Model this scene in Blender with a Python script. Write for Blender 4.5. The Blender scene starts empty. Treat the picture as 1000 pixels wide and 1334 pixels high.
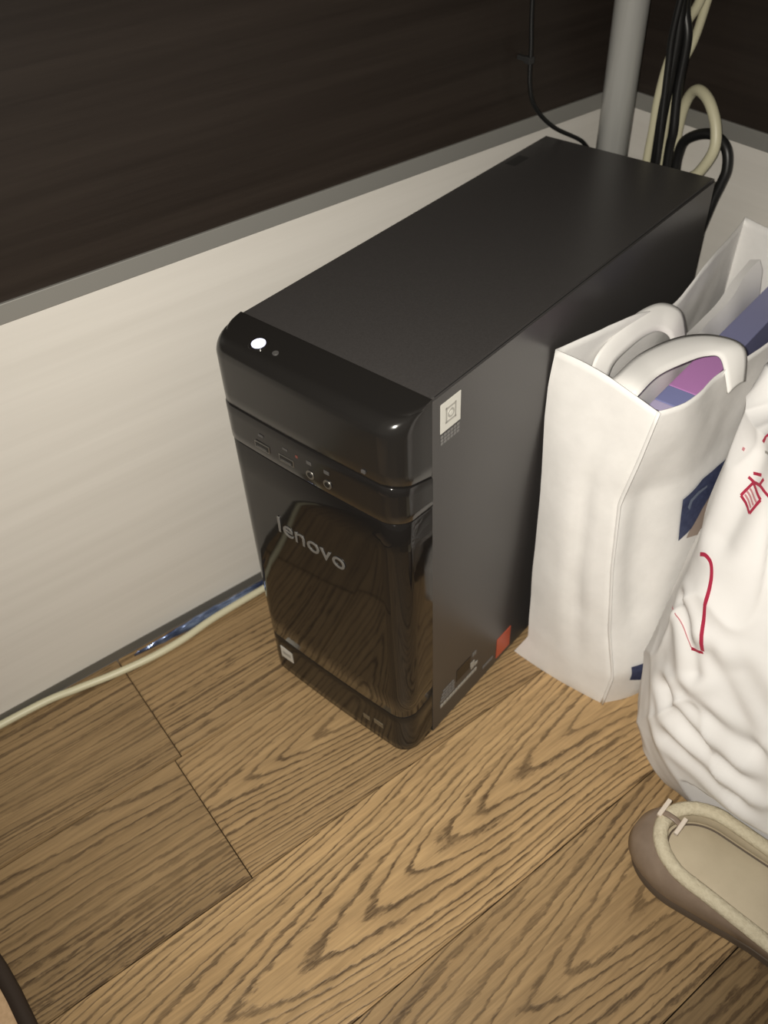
import bpy, bmesh, math, random
from mathutils import Vector, Matrix, noise
from mathutils.bvhtree import BVHTree

random.seed(7)
S = bpy.context.scene
C = S.collection

# ------------------------------------------------------------------ camera, world, flash, exposure
CAM_H, YAW, PITCH, ROLL, FPX = 0.6817, 0.9606, -0.7645, -0.0551, 1144.667
fwd = Vector((math.cos(PITCH)*math.cos(YAW), math.cos(PITCH)*math.sin(YAW), math.sin(PITCH)))
rgt = Vector((math.sin(YAW), -math.cos(YAW), 0))
upv = rgt.cross(fwd)
camR = rgt*math.cos(ROLL) + upv*math.sin(ROLL)
camU = -rgt*math.sin(ROLL) + upv*math.cos(ROLL)
cd = bpy.data.cameras.new('camera')
cam = bpy.data.objects.new('camera', cd); C.objects.link(cam)
cam.matrix_world = Matrix(((camR.x, camU.x, -fwd.x, 0), (camR.y, camU.y, -fwd.y, 0),
                           (camR.z, camU.z, -fwd.z, CAM_H), (0, 0, 0, 1)))
cd.sensor_fit = 'VERTICAL'; cd.sensor_height = 36.0; cd.sensor_width = 27.0
cd.lens = FPX/1334*36.0
cd.clip_start = 0.01
cd.dof.use_dof = True; cd.dof.focus_distance = 0.60; cd.dof.aperture_fstop = 8.0   # slight focus miss, as in the soft photograph
S.camera = cam

W = bpy.data.worlds.new('dim_room'); S.world = W; W.use_nodes = True
W.node_tree.nodes['Background'].inputs[0].default_value = (1.0, 0.93, 0.82, 1)
W.node_tree.nodes['Background'].inputs[1].default_value = 0.09

fl = bpy.data.lights.new('phone_flash', 'SPOT')
fl.energy = 22.5; fl.color = (1.0, 0.94, 0.84)
fl.spot_size = math.radians(104); fl.spot_blend = 1.0; fl.shadow_soft_size = 0.004
flo = bpy.data.objects.new('phone_flash', fl); C.objects.link(flo)
flo.location = Vector((0, 0, CAM_H)) - camR*0.012 + camU*0.004
flo.rotation_euler = cam.matrix_world.to_euler()

S.view_settings.view_transform = 'Standard'; S.view_settings.look = 'None'
S.view_settings.exposure = 0.0; S.view_settings.gamma = 1.0
S.view_settings.use_curve_mapping = False

# ------------------------------------------------------------------ helpers
def link(o, parent=None):
    C.objects.link(o)
    if parent is not None: o.parent = parent
    return o

def tag(o, label=None, cat=None, group=None, kind=None):
    if label: o['label'] = label
    if cat: o['category'] = cat
    if group: o['group'] = group
    if kind: o['kind'] = kind
    return o

def empty(name, loc=(0, 0, 0), rz=0.0):
    o = bpy.data.objects.new(name, None); o.empty_display_size = 0.03
    o.location = loc; o.rotation_euler = (0, 0, rz)
    return link(o)

def mesh(name, verts, faces, mat, parent=None, smooth=True, angle=None):
    me = bpy.data.meshes.new(name)
    me.from_pydata([tuple(v) for v in verts], [], faces)
    me.validate()
    bm = bmesh.new(); bm.from_mesh(me)
    bmesh.ops.recalc_face_normals(bm, faces=bm.faces)
    if angle is not None:
        for e in bm.edges:
            if len(e.link_faces) == 2 and e.calc_face_angle(0) > math.radians(angle): e.smooth = False
    bm.to_mesh(me); bm.free()
    for p in me.polygons: p.use_smooth = smooth
    if mat: me.materials.append(mat)
    return link(bpy.data.objects.new(name, me), parent)

def from_bm(name, bm, mat, parent=None, smooth=False):
    me = bpy.data.meshes.new(name); bm.to_mesh(me); bm.free()
    for p in me.polygons: p.use_smooth = smooth
    if mat: me.materials.append(mat)
    return link(bpy.data.objects.new(name, me), parent)

def box(name, lo, hi, mat, parent=None, bev=0.0, seg=2):
    bm = bmesh.new()
    bmesh.ops.create_cube(bm, size=1)
    for v in bm.verts:
        v.co = Vector([lo[i] + (v.co[i]+.5)*(hi[i]-lo[i]) for i in range(3)])
    if bev > 0:
        bmesh.ops.bevel(bm, geom=list(bm.edges), offset=bev, segments=seg, affect='EDGES', profile=.6)
    return from_bm(name, bm, mat, parent)

def catmull(P, n=8, closed=False):
    P = [Vector(p) for p in P]; out = []
    m = len(P)
    rng = range(m) if closed else range(m-1)
    for i in rng:
        if closed: a, b, c, d = P[(i-1) % m], P[i], P[(i+1) % m], P[(i+2) % m]
        else: a, b, c, d = P[max(i-1, 0)], P[i], P[i+1], P[min(i+2, m-1)]
        for k in range(n):
            t = k/n
            out.append(.5*((2*b) + (c-a)*t + (2*a-5*b+4*c-d)*t*t + (3*b-a-3*c+d)*t**3))
    if not closed: out.append(P[-1])
    return out

def tube(name, pts, r, mat, parent=None, n=8, sides=10, closed=False, rfun=None):
    path = catmull(pts, n, closed); m = len(path)
    V, F = [], []
    up = Vector((0.13, 0.21, 0.97)).normalized()
    T0 = (path[1]-path[0]).normalized(); N = (up - T0*up.dot(T0)).normalized()
    for i, p in enumerate(path):
        if closed: T = (path[(i+1) % m]-path[i-1]).normalized()
        else: T = (path[min(i+1, m-1)]-path[max(i-1, 0)]).normalized()
        N = (N - T*N.dot(T)).normalized(); B = T.cross(N)
        rr = r if rfun is None else r*rfun(i/(m-1))
        for k in range(sides):
            a = 2*math.pi*k/sides
            V.append(p + (N*math.cos(a)+B*math.sin(a))*rr)
    for i in range(m if closed else m-1):
        j = (i+1) % m
        for k in range(sides):
            k2 = (k+1) % sides
            F.append((i*sides+k, i*sides+k2, j*sides+k2, j*sides+k))
    if not closed:
        F.append(tuple(range(sides))[::-1]); F.append(tuple((m-1)*sides+k for k in range(sides)))
    return mesh(name, V, F, mat, parent)

def cyl(name, base, r, h, mat, parent=None, axis=(0, 0, 1), sides=28, bev=0.0, r2=None):
    bm = bmesh.new()
    bmesh.ops.create_cone(bm, cap_ends=True, segments=sides, radius1=r, radius2=r if r2 is None else r2, depth=h)
    bmesh.ops.translate(bm, verts=bm.verts, vec=(0, 0, h/2))
    if bev > 0:
        ed = [e for e in bm.edges if any(len(f.verts) > 4 for f in e.link_faces)]
        bmesh.ops.bevel(bm, geom=ed, offset=bev, segments=3, affect='EDGES')
    M = Vector((0, 0, 1)).rotation_difference(Vector(axis)).to_matrix().to_4x4()
    M.translation = Vector(base)
    bmesh.ops.transform(bm, matrix=M, verts=bm.verts)
    o = from_bm(name, bm, mat, parent, True)
    for p in o.data.polygons:
        if len(p.vertices) > 4: p.use_smooth = False
    return o

def text_mesh(name, body, size, mat, parent, M, depth=0.0002, width=None, shear=0.0):
    cu = bpy.data.curves.new(name, 'FONT'); cu.body = body; cu.size = size
    cu.extrude = depth; cu.align_x = 'CENTER'; cu.align_y = 'CENTER'; cu.resolution_u = 3; cu.shear = shear
    tmp = bpy.data.objects.new(name+'_tmp', cu); C.objects.link(tmp)
    me = bpy.data.meshes.new_from_object(tmp)
    bpy.data.objects.remove(tmp); bpy.data.curves.remove(cu)
    if width:
        xs = [v.co.x for v in me.vertices]; w = max(xs)-min(xs); cx = (max(xs)+min(xs))/2
        for v in me.vertices: v.co.x = (v.co.x-cx)*width/w
    me.transform(M); me.name = name
    me.materials.clear(); me.materials.append(mat)
    return link(bpy.data.objects.new(name, me), parent)

# ------------------------------------------------------------------ materials
def mat(name, col, rough=.5, metal=0.0, spec=.5, emit=None, estr=0.0, coat=0.0, sub=0.0, alpha=1.0):
    m = bpy.data.materials.new(name); m.use_nodes = True
    b = m.node_tree.nodes['Principled BSDF']
    b.inputs['Base Color'].default_value = (*col, 1); b.inputs['Roughness'].default_value = rough
    b.inputs['Metallic'].default_value = metal; b.inputs['Specular IOR Level'].default_value = spec
    b.inputs['Coat Weight'].default_value = coat
    if emit: b.inputs['Emission Color'].default_value = (*emit, 1); b.inputs['Emission Strength'].default_value = estr
    if sub:
        b.inputs['Subsurface Weight'].default_value = sub
        b.inputs['Subsurface Radius'].default_value = (.01, .008, .006); b.inputs['Subsurface Scale'].default_value = 1.0
    return m

def bsdf(m): return m.node_tree.nodes['Principled BSDF']

def noisy(m, c1, c2, scale=(1, 1, 1), nscale=10.0, detail=5.0, rough=.6, lo=.3, hi=.7, bump=0.0, bdist=.001, coord='Object'):
    """procedural two-tone colour (and relief) on stretched noise"""
    nt = m.node_tree; N = nt.nodes; L = nt.links
    tc = N.new('ShaderNodeTexCoord'); mp = N.new('ShaderNodeMapping'); mp.inputs['Scale'].default_value = scale
    nz = N.new('ShaderNodeTexNoise'); nz.inputs['Scale'].default_value = nscale
    nz.inputs['Detail'].default_value = detail; nz.inputs['Roughness'].default_value = rough
    cr = N.new('ShaderNodeValToRGB'); cr.color_ramp.elements[0].position = lo; cr.color_ramp.elements[1].position = hi
    cr.color_ramp.elements[0].color = (*c1, 1); cr.color_ramp.elements[1].color = (*c2, 1)
    L.new(tc.outputs[coord], mp.inputs[0]); L.new(mp.outputs[0], nz.inputs['Vector'])
    L.new(nz.outputs['Fac'], cr.inputs[0]); L.new(cr.outputs[0], bsdf(m).inputs['Base Color'])
    if bump:
        bp = N.new('ShaderNodeBump'); bp.inputs['Strength'].default_value = bump; bp.inputs['Distance'].default_value = bdist
        L.new(nz.outputs['Fac'], bp.inputs['Height']); L.new(bp.outputs[0], bsdf(m).inputs['Normal'])
    return m

M = {}
M['wall_white'] = noisy(mat('pale_grained_laminate', (.7, .68, .64), .5, spec=.3), (.635, .61, .565), (.695, .67, .625),
                        (3, 3, 90), 1.0, 6, .6, .25, .7, .12, .0006)
M['wall_dark'] = noisy(mat('dark_brown_laminate', (.03, .022, .018), .42, spec=.35), (.017, .0125, .010), (.034, .026, .021),
                       (2.2, 2.2, 75), 1.0, 6, .65, .25, .75, .15, .0006)
M['alu'] = mat('grey_metal_trim', (.31, .305, .285), .42, metal=.35)
M['gap'] = mat('dark_gap', (.03, .025, .02), .8)
M['base_strip'] = mat('grey_base_strip', (.16, .15, .13), .5, metal=.2)
M['case'] = noisy(mat('charcoal_painted_steel', (.03, .03, .03), .34, spec=.55), (.046, .043, .042), (.054, .0505, .0495),
                  (1, 1, 1), 900, 2, .5, .3, .7, .05, .0002)
M['gloss'] = mat('glossy_black_plastic', (.010, .009, .0085), .055, spec=.5)
M['gloss_cap'] = mat('black_plastic_cap', (.014, .013, .0122), .17, spec=.5)
M['gloss_soft'] = mat('black_plastic_satin', (.012, .011, .0105), .12, spec=.5)
M['matte_black'] = mat('matte_black_plastic', (.012, .012, .012), .5)
M['port'] = mat('port_black', (.004, .004, .004), .35)
M['port_metal'] = mat('port_metal', (.30, .29, .27), .35, metal=.9)
M['silver'] = mat('silver_lettering', (.20, .195, .185), .4, metal=.3)
M['icon'] = mat('icon_grey', (.075, .072, .07), .5)
M['icon_red'] = mat('icon_red', (.16, .05, .04), .5)
M['led'] = mat('power_led', (.8, .82, 1), .3, emit=(.72, .74, 1.0), estr=1.25)
M['sticker_white'] = mat('sticker_white', (.62, .61, .56), .45)
M['sticker_mid'] = mat('sticker_grey', (.36, .35, .32), .45)
M['sticker_dim'] = mat('sticker_dim_print', (.17, .165, .16), .5)
M['top_mark'] = mat('faint_top_mark', (.026, .025, .0245), .4)
M['sticker_black'] = mat('sticker_black', (.008, .007, .007), .3)
M['sticker_orange'] = mat('sticker_orange', (.52, .10, .05), .45)
M['sticker_beige'] = mat('sticker_beige', (.16, .13, .085), .5)
M['pole'] = noisy(mat('brushed_grey_metal', (.4, .4, .38), .36, metal=.25), (.54, .54, .515), (.62, .62, .59), (40, 40, 2), 3, 3)
M['cream_cable'] = mat('cream_cable_sheath', (.60, .57, .40), .42)
M['black_cable'] = mat('black_cable_sheath', (.010, .010, .010), .4)
M['grey_plug'] = mat('grey_ferrite', (.03, .03, .03), .4)
M['nonwoven'] = noisy(mat('white_bag_paper', (.78, .76, .73), .62, spec=.25, sub=0.0), (.80, .79, .775), (.87, .86, .845),
                      (1, 1, 1), 45, 5, .6, .3, .7, .25, .0012)
M['handle'] = mat('white_handle_plastic', (.82, .81, .79), .5, spec=.3)
M['plastic'] = noisy(mat('white_thin_plastic', (.76, .75, .74), .45, spec=.4), (.79, .78, .77), (.85, .84, .835),
                     (1, 1, 1), 22, 4, .55, .3, .7, .25, .002)
M['navy'] = noisy(mat('navy_print', (.035, .045, .11), .5), (.028, .036, .09), (.06, .075, .15), (1, 1, 1), 220, 3)
M['navy_light'] = mat('pale_blue_print', (.16, .19, .26), .5)
M['tan_print'] = mat('tan_print', (.40, .32, .27), .5)
M['red'] = mat('red_print', (.42, .028, .07), .45)
M['pink'] = mat('pink_print', (.60, .26, .29), .45)
M['purple'] = mat('purple_carton', (.56, .26, .58), .35)
M['blue_carton'] = mat('blue_carton', (.25, .27, .52), .35)
M['lavender'] = mat('lavender_carton', (.55, .50, .74), .35)
M['slate_blue'] = mat('slate_blue_carton', (.24, .25, .44), .4)
M['pack_white'] = mat('white_wrap', (.80, .79, .78), .45)
M['film'] = noisy(mat('blue_foil', (.1, .16, .42), .16, metal=.75), (.035, .055, .15), (.36, .46, .72), (1, 1, 1), 38, 2, .5, .35, .68, .35, .003)
M['shoe_out'] = noisy(mat('taupe_leather', (.27, .20, .15), .38, spec=.5), (.22, .165, .125), (.28, .215, .165), (1, 1, 1), 60, 4, .6, .3, .7, .1, .001)
M['shoe_rim'] = noisy(mat('cream_fluffy_lining', (.60, .54, .40), .8), (.52, .46, .33), (.66, .60, .45), (1, 1, 1), 260, 5, .65, .3, .7, .9, .0015)
M['insole'] = noisy(mat('beige_insole', (.50, .43, .31), .6), (.46, .395, .285), (.54, .47, .345), (1, 1, 1), 28, 5, .6, .3, .7, .15, .001)
M['sole'] = mat('dark_brown_sole', (.10, .075, .055), .6)
M['chrome'] = mat('pale_gold_metal', (.85, .76, .66), .30, metal=.35)
M['mat_tan'] = noisy(mat('tan_mat', (.62, .42, .25), .8), (.56, .37, .21), (.68, .47, .28), (1, 1, 1), 300, 4, .6, .3, .7, .3, .001)
M['mat_edge'] = mat('dark_brown_binding', (.035, .022, .014), .7)

def wood_material():
    m = bpy.data.materials.new('oak_cathedral_grain'); m.use_nodes = True
    nt = m.node_tree; N = nt.nodes; L = nt.links; b = bsdf(m)
    def val(x):
        return x
    def math_(op, a, c=None, clamp=False):
        n = N.new('ShaderNodeMath'); n.operation = op; n.use_clamp = clamp
        for i, x in enumerate((a, c)):
            if x is None: continue
            if isinstance(x, (int, float)): n.inputs[i].default_value = x
            else: L.new(x, n.inputs[i])
        return n.outputs[0]
    def nz(vec, scale, detail=4, rough=.55):
        n = N.new('ShaderNodeTexNoise'); n.inputs['Scale'].default_value = scale
        n.inputs['Detail'].default_value = detail; n.inputs['Roughness'].default_value = rough
        L.new(vec, n.inputs['Vector']); return n.outputs['Fac']
    def mapp(vec, sc, loc=(0, 0, 0)):
        n = N.new('ShaderNodeMapping'); n.inputs['Scale'].default_value = sc; n.inputs['Location'].default_value = loc
        L.new(vec, n.inputs[0]); return n.outputs[0]
    a1 = N.new('ShaderNodeAttribute'); a1.attribute_name = 'grain_uv'
    a2 = N.new('ShaderNodeAttribute'); a2.attribute_name = 'grain_par'   # slope, ring spacing, tint
    s1 = N.new('ShaderNodeSeparateXYZ'); L.new(a1.outputs['Vector'], s1.inputs[0])
    s2 = N.new('ShaderNodeSeparateXYZ'); L.new(a2.outputs['Vector'], s2.inputs[0])
    u, v = s1.outputs[0], s1.outputs[1]
    P = a1.outputs['Vector']
    n1 = math_('SUBTRACT', nz(mapp(P, (2.6, 7, 1)), 1.0, 1), .5)
    n2 = math_('SUBTRACT', nz(mapp(P, (6, 20, 1), (3, 7, 0)), 1.0, 1.5), .5)
    n3 = math_('SUBTRACT', nz(mapp(P, (62, 240, 1), (5, 1, 0)), 1.0, 4, .62), .5)
    vv = math_('ADD', v, math_('MULTIPLY', n1, .05))
    dd = math_('SUBTRACT', math_('MULTIPLY', n2, .014), math_('MULTIPLY', u, s2.outputs[0]))
    v2 = math_('MULTIPLY', vv, vv)
    r = math_('ADD', math_('ADD', math_('SQRT', math_('ADD', v2, .00004)), math_('MULTIPLY', v2, 6.0)), dd)
    wn = N.new('ShaderNodeTexNoise'); wn.noise_dimensions = '1D'; wn.inputs['Scale'].default_value = 60.0; wn.inputs['Detail'].default_value = 1.0
    L.new(r, wn.inputs['W'])
    ph = math_('ADD', math_('DIVIDE', r, s2.outputs[1]), math_('ADD', math_('MULTIPLY', n3, .80), math_('MULTIPLY', wn.outputs['Fac'], 1.6)))
    t = math_('FRACT', ph)
    # asymmetric dark pore band
    ramp = N.new('ShaderNodeValToRGB'); e = ramp.color_ramp.elements
    e[0].position = 0.0; e[0].color = (.15, .15, .15, 1); e[1].position = .10; e[1].color = (1, 1, 1, 1)
    for p, c in ((.24, .92), (.37, .18), (.75, .0), (.97, .05)):
        k = e.new(p); k.color = (c, c, c, 1)
    L.new(t, ramp.inputs[0])
    pores = nz(mapp(P, (60, 900, 1)), 1.0, 3, .6)
    pr = N.new('ShaderNodeMapRange'); pr.inputs[1].default_value = .32; pr.inputs[2].default_value = .62
    L.new(pores, pr.inputs[0])
    patch = nz(mapp(P, (5, 14, 1), (11, 4, 0)), 1.0, 2)
    pm = N.new('ShaderNodeMapRange'); pm.inputs[1].default_value = .30; pm.inputs[2].default_value = .55; pm.inputs[3].default_value = .55
    L.new(patch, pm.inputs[0])
    line = math_('MULTIPLY', math_('MULTIPLY', ramp.outputs[0], math_('ADD', math_('MULTIPLY', pr.outputs[0], .45), .58)), pm.outputs[0], True)
    base = N.new('ShaderNodeMix'); base.data_type = 'RGBA'
    base.inputs['A'].default_value = (.36, .229, .106, 1); base.inputs['B'].default_value = (.565, .388, .200, 1)
    L.new(nz(mapp(P, (9, 60, 1), (2, 2, 0)), 1.0, 5, .65), base.inputs['Factor'])
    streak = N.new('ShaderNodeMapRange'); streak.inputs[1].default_value = .35; streak.inputs[2].default_value = .65
    streak.inputs[3].default_value = .78; streak.inputs[4].default_value = 1.06
    L.new(nz(mapp(P, (18, 420, 1), (1, 9, 0)), 1.0, 3, .6), streak.inputs[0])
    mul = N.new('ShaderNodeVectorMath'); mul.operation = 'SCALE'
    L.new(base.outputs['Result'], mul.inputs[0]); L.new(math_('MULTIPLY', streak.outputs[0], s2.outputs[2]), mul.inputs['Scale'])
    fin = N.new('ShaderNodeMix'); fin.data_type = 'RGBA'; fin.inputs['B'].default_value = (.060, .035, .018, 1)
    L.new(math_('MULTIPLY', line, .90), fin.inputs['Factor']); L.new(mul.outputs[0], fin.inputs['A'])
    L.new(fin.outputs['Result'], b.inputs['Base Color'])
    b.inputs['Roughness'].default_value = .48; b.inputs['Specular IOR Level'].default_value = .32
    bp = N.new('ShaderNodeBump'); bp.inputs['Strength'].default_value = .35; bp.inputs['Distance'].default_value = .0006; bp.invert = True
    L.new(line, bp.inputs['Height']); L.new(bp.outputs[0], b.inputs['Normal'])
    return m
M['oak'] = wood_material()

# ------------------------------------------------------------------ the room corner
YW, XW, ZT, ZB = 0.5836, 0.7131, 0.3826, 0.3681
X0, Y0, WALLH = -1.5, -1.4, 1.5

flr = box('floor', (X0, Y0, -.05), (XW, YW, -.012), M['gap']); tag(flr, kind='structure')

def plank(x0, x1, y0, y1, u0, v0, slope, ring, tint, flip=1):
    g = .0005
    bm = bmesh.new(); bmesh.ops.create_cube(bm, size=1)
    lo = (x0+g, y0+g, -.012); hi = (x1-g, y1-g, 0)
    for v in bm.verts: v.co = Vector([lo[i] + (v.co[i]+.5)*(hi[i]-lo[i]) for i in range(3)])
    top = [e for e in bm.edges if all(abs(v.co.z) < 1e-6 for v in e.verts)]
    bmesh.ops.bevel(bm, geom=top, offset=.0009, segments=2, affect='EDGES')
    o = from_bm('plank', bm, M['oak'], flr)
    me = o.data
    A = me.attributes.new('grain_uv', 'FLOAT_VECTOR', 'POINT'); B = me.attributes.new('grain_par', 'FLOAT_VECTOR', 'POINT')
    for i, v in enumerate(me.vertices):
        A.data[i].vector = ((v.co.x-u0)*flip, v.co.y-v0, u0*3.1)
        B.data[i].vector = (slope, ring, tint)
    return o

PITCHY = 0.1320
rows = [YW + .0014 - .0004 - PITCHY*k for k in range(16)]
rows = [0.5815 - PITCHY*k for k in range(16)]
rows[0] = YW
for k in range(15):
    y1, y0 = rows[k], max(rows[k+1], Y0)
    yc = (y0+y1)/2
    if k == 0:
        cuts = [(X0, -.62, -1.2, yc+.3, .02, .008, .80), (-.62, .083, -.1, yc+.20, .03, .028, .64), (.083, XW, .9, yc-.14, .05, .022, .74)]
    elif k == 1:
        cuts = [(X0, -.9, -1., yc+.1, .1, .009, .9), (-.9, .0765, .22, yc+.070, .13, .0175, .68), (.0765, XW, .34, yc+.010, .18, .0075, .86)]
    elif k == 2:
        cuts = [(X0, -.55, -.9, yc, .1, .009, .95), (-.55, XW, .445, .247, .20, .0096, 1.10)]
    elif k == 3:
        cuts = [(X0, -.25, -.9, yc+.2, .1, .008, .9), (-.25, XW, .375, .117, .22, .0112, .86)]
    elif k == 4:
        cuts = [(X0, .10, -.9, yc+.05, .1, .009, 1.0), (.10, XW, .75, yc+.09, .06, .016, .52)]
    else:
        c = random.uniform(-.9, .5)
        cuts = [(X0, c, c-.3, yc+random.uniform(-.15, .15), random.uniform(.05, .2), .009, random.uniform(.85, 1.05)),
                (c, XW, c+random.uniform(.2, .6), yc+random.uniform(-.15, .15), random.uniform(.05, .2), .009, random.uniform(.85, 1.05))]
    for (a, b_, u0, v0, sl, rg, ti) in cuts:
        plank(a, b_, y0, y1, u0, v0, sl, rg, ti)

wl = box('wall_left', (X0, YW+.012, 0), (XW+.03, YW+.05, WALLH), M['gap']); tag(wl, kind='structure')
box('upper_panel', (X0, YW, ZT), (XW, YW+.012, WALLH), M['wall_dark'], wl)
box('lower_panel', (X0, YW, .011), (XW, YW+.012, ZB), M['wall_white'], wl)
wr = box('wall_back', (XW+.012, Y0, 0), (XW+.05, YW, WALLH), M['gap']); tag(wr, kind='structure')
box('upper_panel', (XW, Y0, ZT), (XW+.012, YW, WALLH), M['wall_dark'], wr)
box('lower_panel', (XW, Y0, .011), (XW+.012, YW, ZB), M['wall_white'], wr)
t1 = box('trim_1', (X0, YW-.0022, ZB), (XW, YW+.012, ZT), M['alu'], bev=.0006); tag(t1, kind='structure')
t2 = box('trim_2', (XW-.0022, Y0, ZB), (XW+.012, YW-.0022, ZT), M['alu'], bev=.0006); tag(t2, kind='structure')
b1 = box('baseboard_left', (X0, YW-.0005, 0), (XW, YW+.012, .011), M['base_strip'], bev=.0004); tag(b1, kind='structure')
b2 = box('baseboard_back', (XW-.0005, Y0, 0), (XW+.012, YW-.0005, .011), M['base_strip'], bev=.0004); tag(b2, kind='structure')

# ------------------------------------------------------------------ desktop computer tower
PW, PD, PH, PB = 0.167, 0.3806, 0.366, 0.035
PCX, PCY, PYAW = 0.2695, 0.3288, 0.2199
pc = empty('computer_tower', (PCX, PCY, 0), PYAW)
tag(pc, 'black desktop computer tower with glossy front and lit power button standing on the wood floor', 'computer')
zb0 = .006
# steel shell: side and top sheets wrapped round a slightly smaller chassis
box('chassis', (.004, .0015, zb0), (PD-.006, PW-.0015, PH-.0015), M['matte_black'], pc)
bm = bmesh.new(); bmesh.ops.create_cube(bm, size=1)
for v in bm.verts: v.co = Vector(((v.co.x+.5)*PD, (v.co.y+.5)*PW, zb0-.001+(v.co.z+.5)*(PH-zb0+.001)))
bm.faces.ensure_lookup_table()
kill = [f for f in bm.faces if abs(f.normal.x) > .9 or f.normal.z < -.9]
bmesh.ops.delete(bm, geom=kill, context='FACES')
ed = [e for e in bm.edges if all(v.co.z > .3 for v in e.verts) and abs(e.verts[0].co.x-e.verts[1].co.x) > .1]
bmesh.ops.bevel(bm, geom=ed, offset=.0022, segments=3, affect='EDGES')
shell = from_bm('case_cover', bm, M['case'], pc, False)
sm = shell.modifiers.new('sheet', 'SOLIDIFY'); sm.thickness = .001; sm.offset = -1
rear = box('rear_panel', (PD-.006, .002, zb0), (PD-.003, PW-.002, PH-.003), M['port_metal'], pc)
box('power_supply_grille', (PD-.003, .02, .27), (PD-.001, .15, .35), M['matte_black'], rear)
box('port_block', (PD-.003, .10, .12), (PD-.001, .15, .25), M['matte_black'], rear)
for fx in (.03, PD-.04):
    for fy in (.025, PW-.025):
        cyl('foot', (fx, fy, 0), .010, zb0+.0005, M['matte_black'], pc)

ZS0, ZS1, TOPB = .3520, .3632, .0235   # front edge round-over, then a gently sloping top deck
def front_depth(z):
    if z <= ZS0: return PB
    if z <= ZS1:
        t = (z-ZS0)/(ZS1-ZS0)
        return TOPB + (PB-TOPB)*math.sqrt(max(0.0, 1-t*t))
    return TOPB*max(0.0, (PH-z)/(PH-ZS1))

def plan(b, ins, rad=.0165, ncor=9, nfr=12):
    """open U outline from (0, ins) round the front to (0, PW-ins)"""
    pts = []
    deck = b < TOPB-1e-5
    b = max(b-ins, .0002); r = min(rad, b*.98)
    if deck: r = min(r, rad*(b/TOPB)**2)
    pts.append((0, ins)); pts.append((-(b-r)*.5, ins))
    for i in range(ncor+1):
        a = math.pi/2*i/ncor
        pts.append((-(b-r)-r*math.sin(a), ins+r-r*math.cos(a)))
    ya, yb = ins+r, PW-ins-r
    for i in range(1, nfr):
        t = i/nfr
        pts.append((-b - .0012*math.sin(math.pi*t)*min(1, b/PB), ya+(yb-ya)*t))
    for i in range(ncor+1):
        a = math.pi/2*(1-i/ncor)
        pts.append((-(b-r)-r*math.sin(a), PW-ins-r+r*math.cos(a)))
    pts.append((-(b-r)*.5, PW-ins)); pts.append((0, PW-ins))
    return pts

def bezel_piece(name, zs, material, parent, inset=0.0, dip0=0.0, dip1=0.0, edge=.0012):
    """zs: list of z levels; rounded at first and last level"""
    rws = []
    z0, z1 = zs[0], zs[-1]
    for k, f in enumerate((1.0, .4, .1)):
        rws.append((z0 + edge*(0, .25, .7)[k], inset+edge*f))
    for z in zs[1:-1]: rws.append((z, inset))
    topc = front_depth(z1) > .01
    if topc:
        for k, f in enumerate((.1, .4, 1.0)):
            rws.append((z1 - edge*(.7, .25, 0)[k], inset+edge*f))
    else:
        rws.append((z1, inset))
    V, F = [], []
    n = None
    for (z, ins) in rws:
        p = plan(front_depth(z), ins); n = len(p)
        t = (z-z0)/(z1-z0)
        for (x, y) in p:
            dep = (x+PB)/PB
            dz = -(dip0*(1-t)+dip1*t)*max(0, dep)**1.2
            V.append((x, y, z+dz))
    R = len(rws)
    for i in range(R-1):
        for j in range(n-1):
            F.append((i*n+j, i*n+j+1, (i+1)*n+j+1, (i+1)*n+j))
        F.append((i*n+n-1, i*n, (i+1)*n, (i+1)*n+n-1))
    F.append(tuple(range(n))[::-1]); F.append(tuple((R-1)*n+j for j in range(n)))
    return mesh(name, V, F, material, parent, True, 50)

def lin(a, b, n): return [a+(b-a)*i/n for i in range(n+1)]
shoulder = [ZS0+(ZS1-ZS0)*math.sin(math.pi/2*i/10) for i in range(1, 11)] + [ZS1+(PH-ZS1)*t for t in (.05, .25, .5, .75, .9, .985)]
cap = bezel_piece('bezel_top_cap', lin(.3140, ZS0, 4)+shoulder, M['gloss_cap'], pc, 0.0, .010, 0.0)
strip = bezel_piece('port_strip', lin(.2815, .3135, 4), M['gloss_soft'], pc, -.0004, .004, .010, .0012)
lower = bezel_piece('front_panel', lin(.0565, .2808, 8), M['gloss'], pc, 0.0, -.006, .004, .0014)
kick = bezel_piece('kick_panel', lin(.006, .0560, 5), M['gloss_soft'], pc, .0004, 0.0, -.006, .0012)

FX = -PB-.0009
def fbox(name, y0, y1, z0, z1, m, parent, x0=FX, th=.0006, bev=0.0):
    return box(name, (x0-th, y0, z0), (x0+.002, y1, z1), m, parent, bev)
SX = -PB-.0014   # strip surface
for yc in (.1225, .0985):
    u = fbox('usb_port', yc-.0072, yc+.0072, .2885, .2945, M['port_metal'], strip, SX, .0006, .0004)
    fbox('usb_slot', yc-.0062, yc+.0062, .2895, .2935, M['port'], u, SX, .0009)
    fbox('usb_tongue', yc-.0050, yc+.0050, .2900, .2913, M['icon'], u, SX, .0011)
    fbox('port_icon', yc-.0022, yc+.0022, .3005, .3020, M['icon'], strip, SX, .0005)
for yc in (.0760, .0600):
    j = cyl('audio_jack', (SX, yc, .2905), .0036, .0008, M['port_metal'], strip, (-1, 0, 0), 20)
    cyl('jack_hole', (SX-.0007, yc, .2905), .0022, .0004, M['port'], j, (-1, 0, 0), 16)
    fbox('port_icon', yc-.0022, yc+.0022, .2995, .3022, M['icon'], strip, SX, .0005)
fbox('activity_light', .0865, .0885, .2995, .3015, M['icon_red'], strip, SX, .0005)
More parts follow.
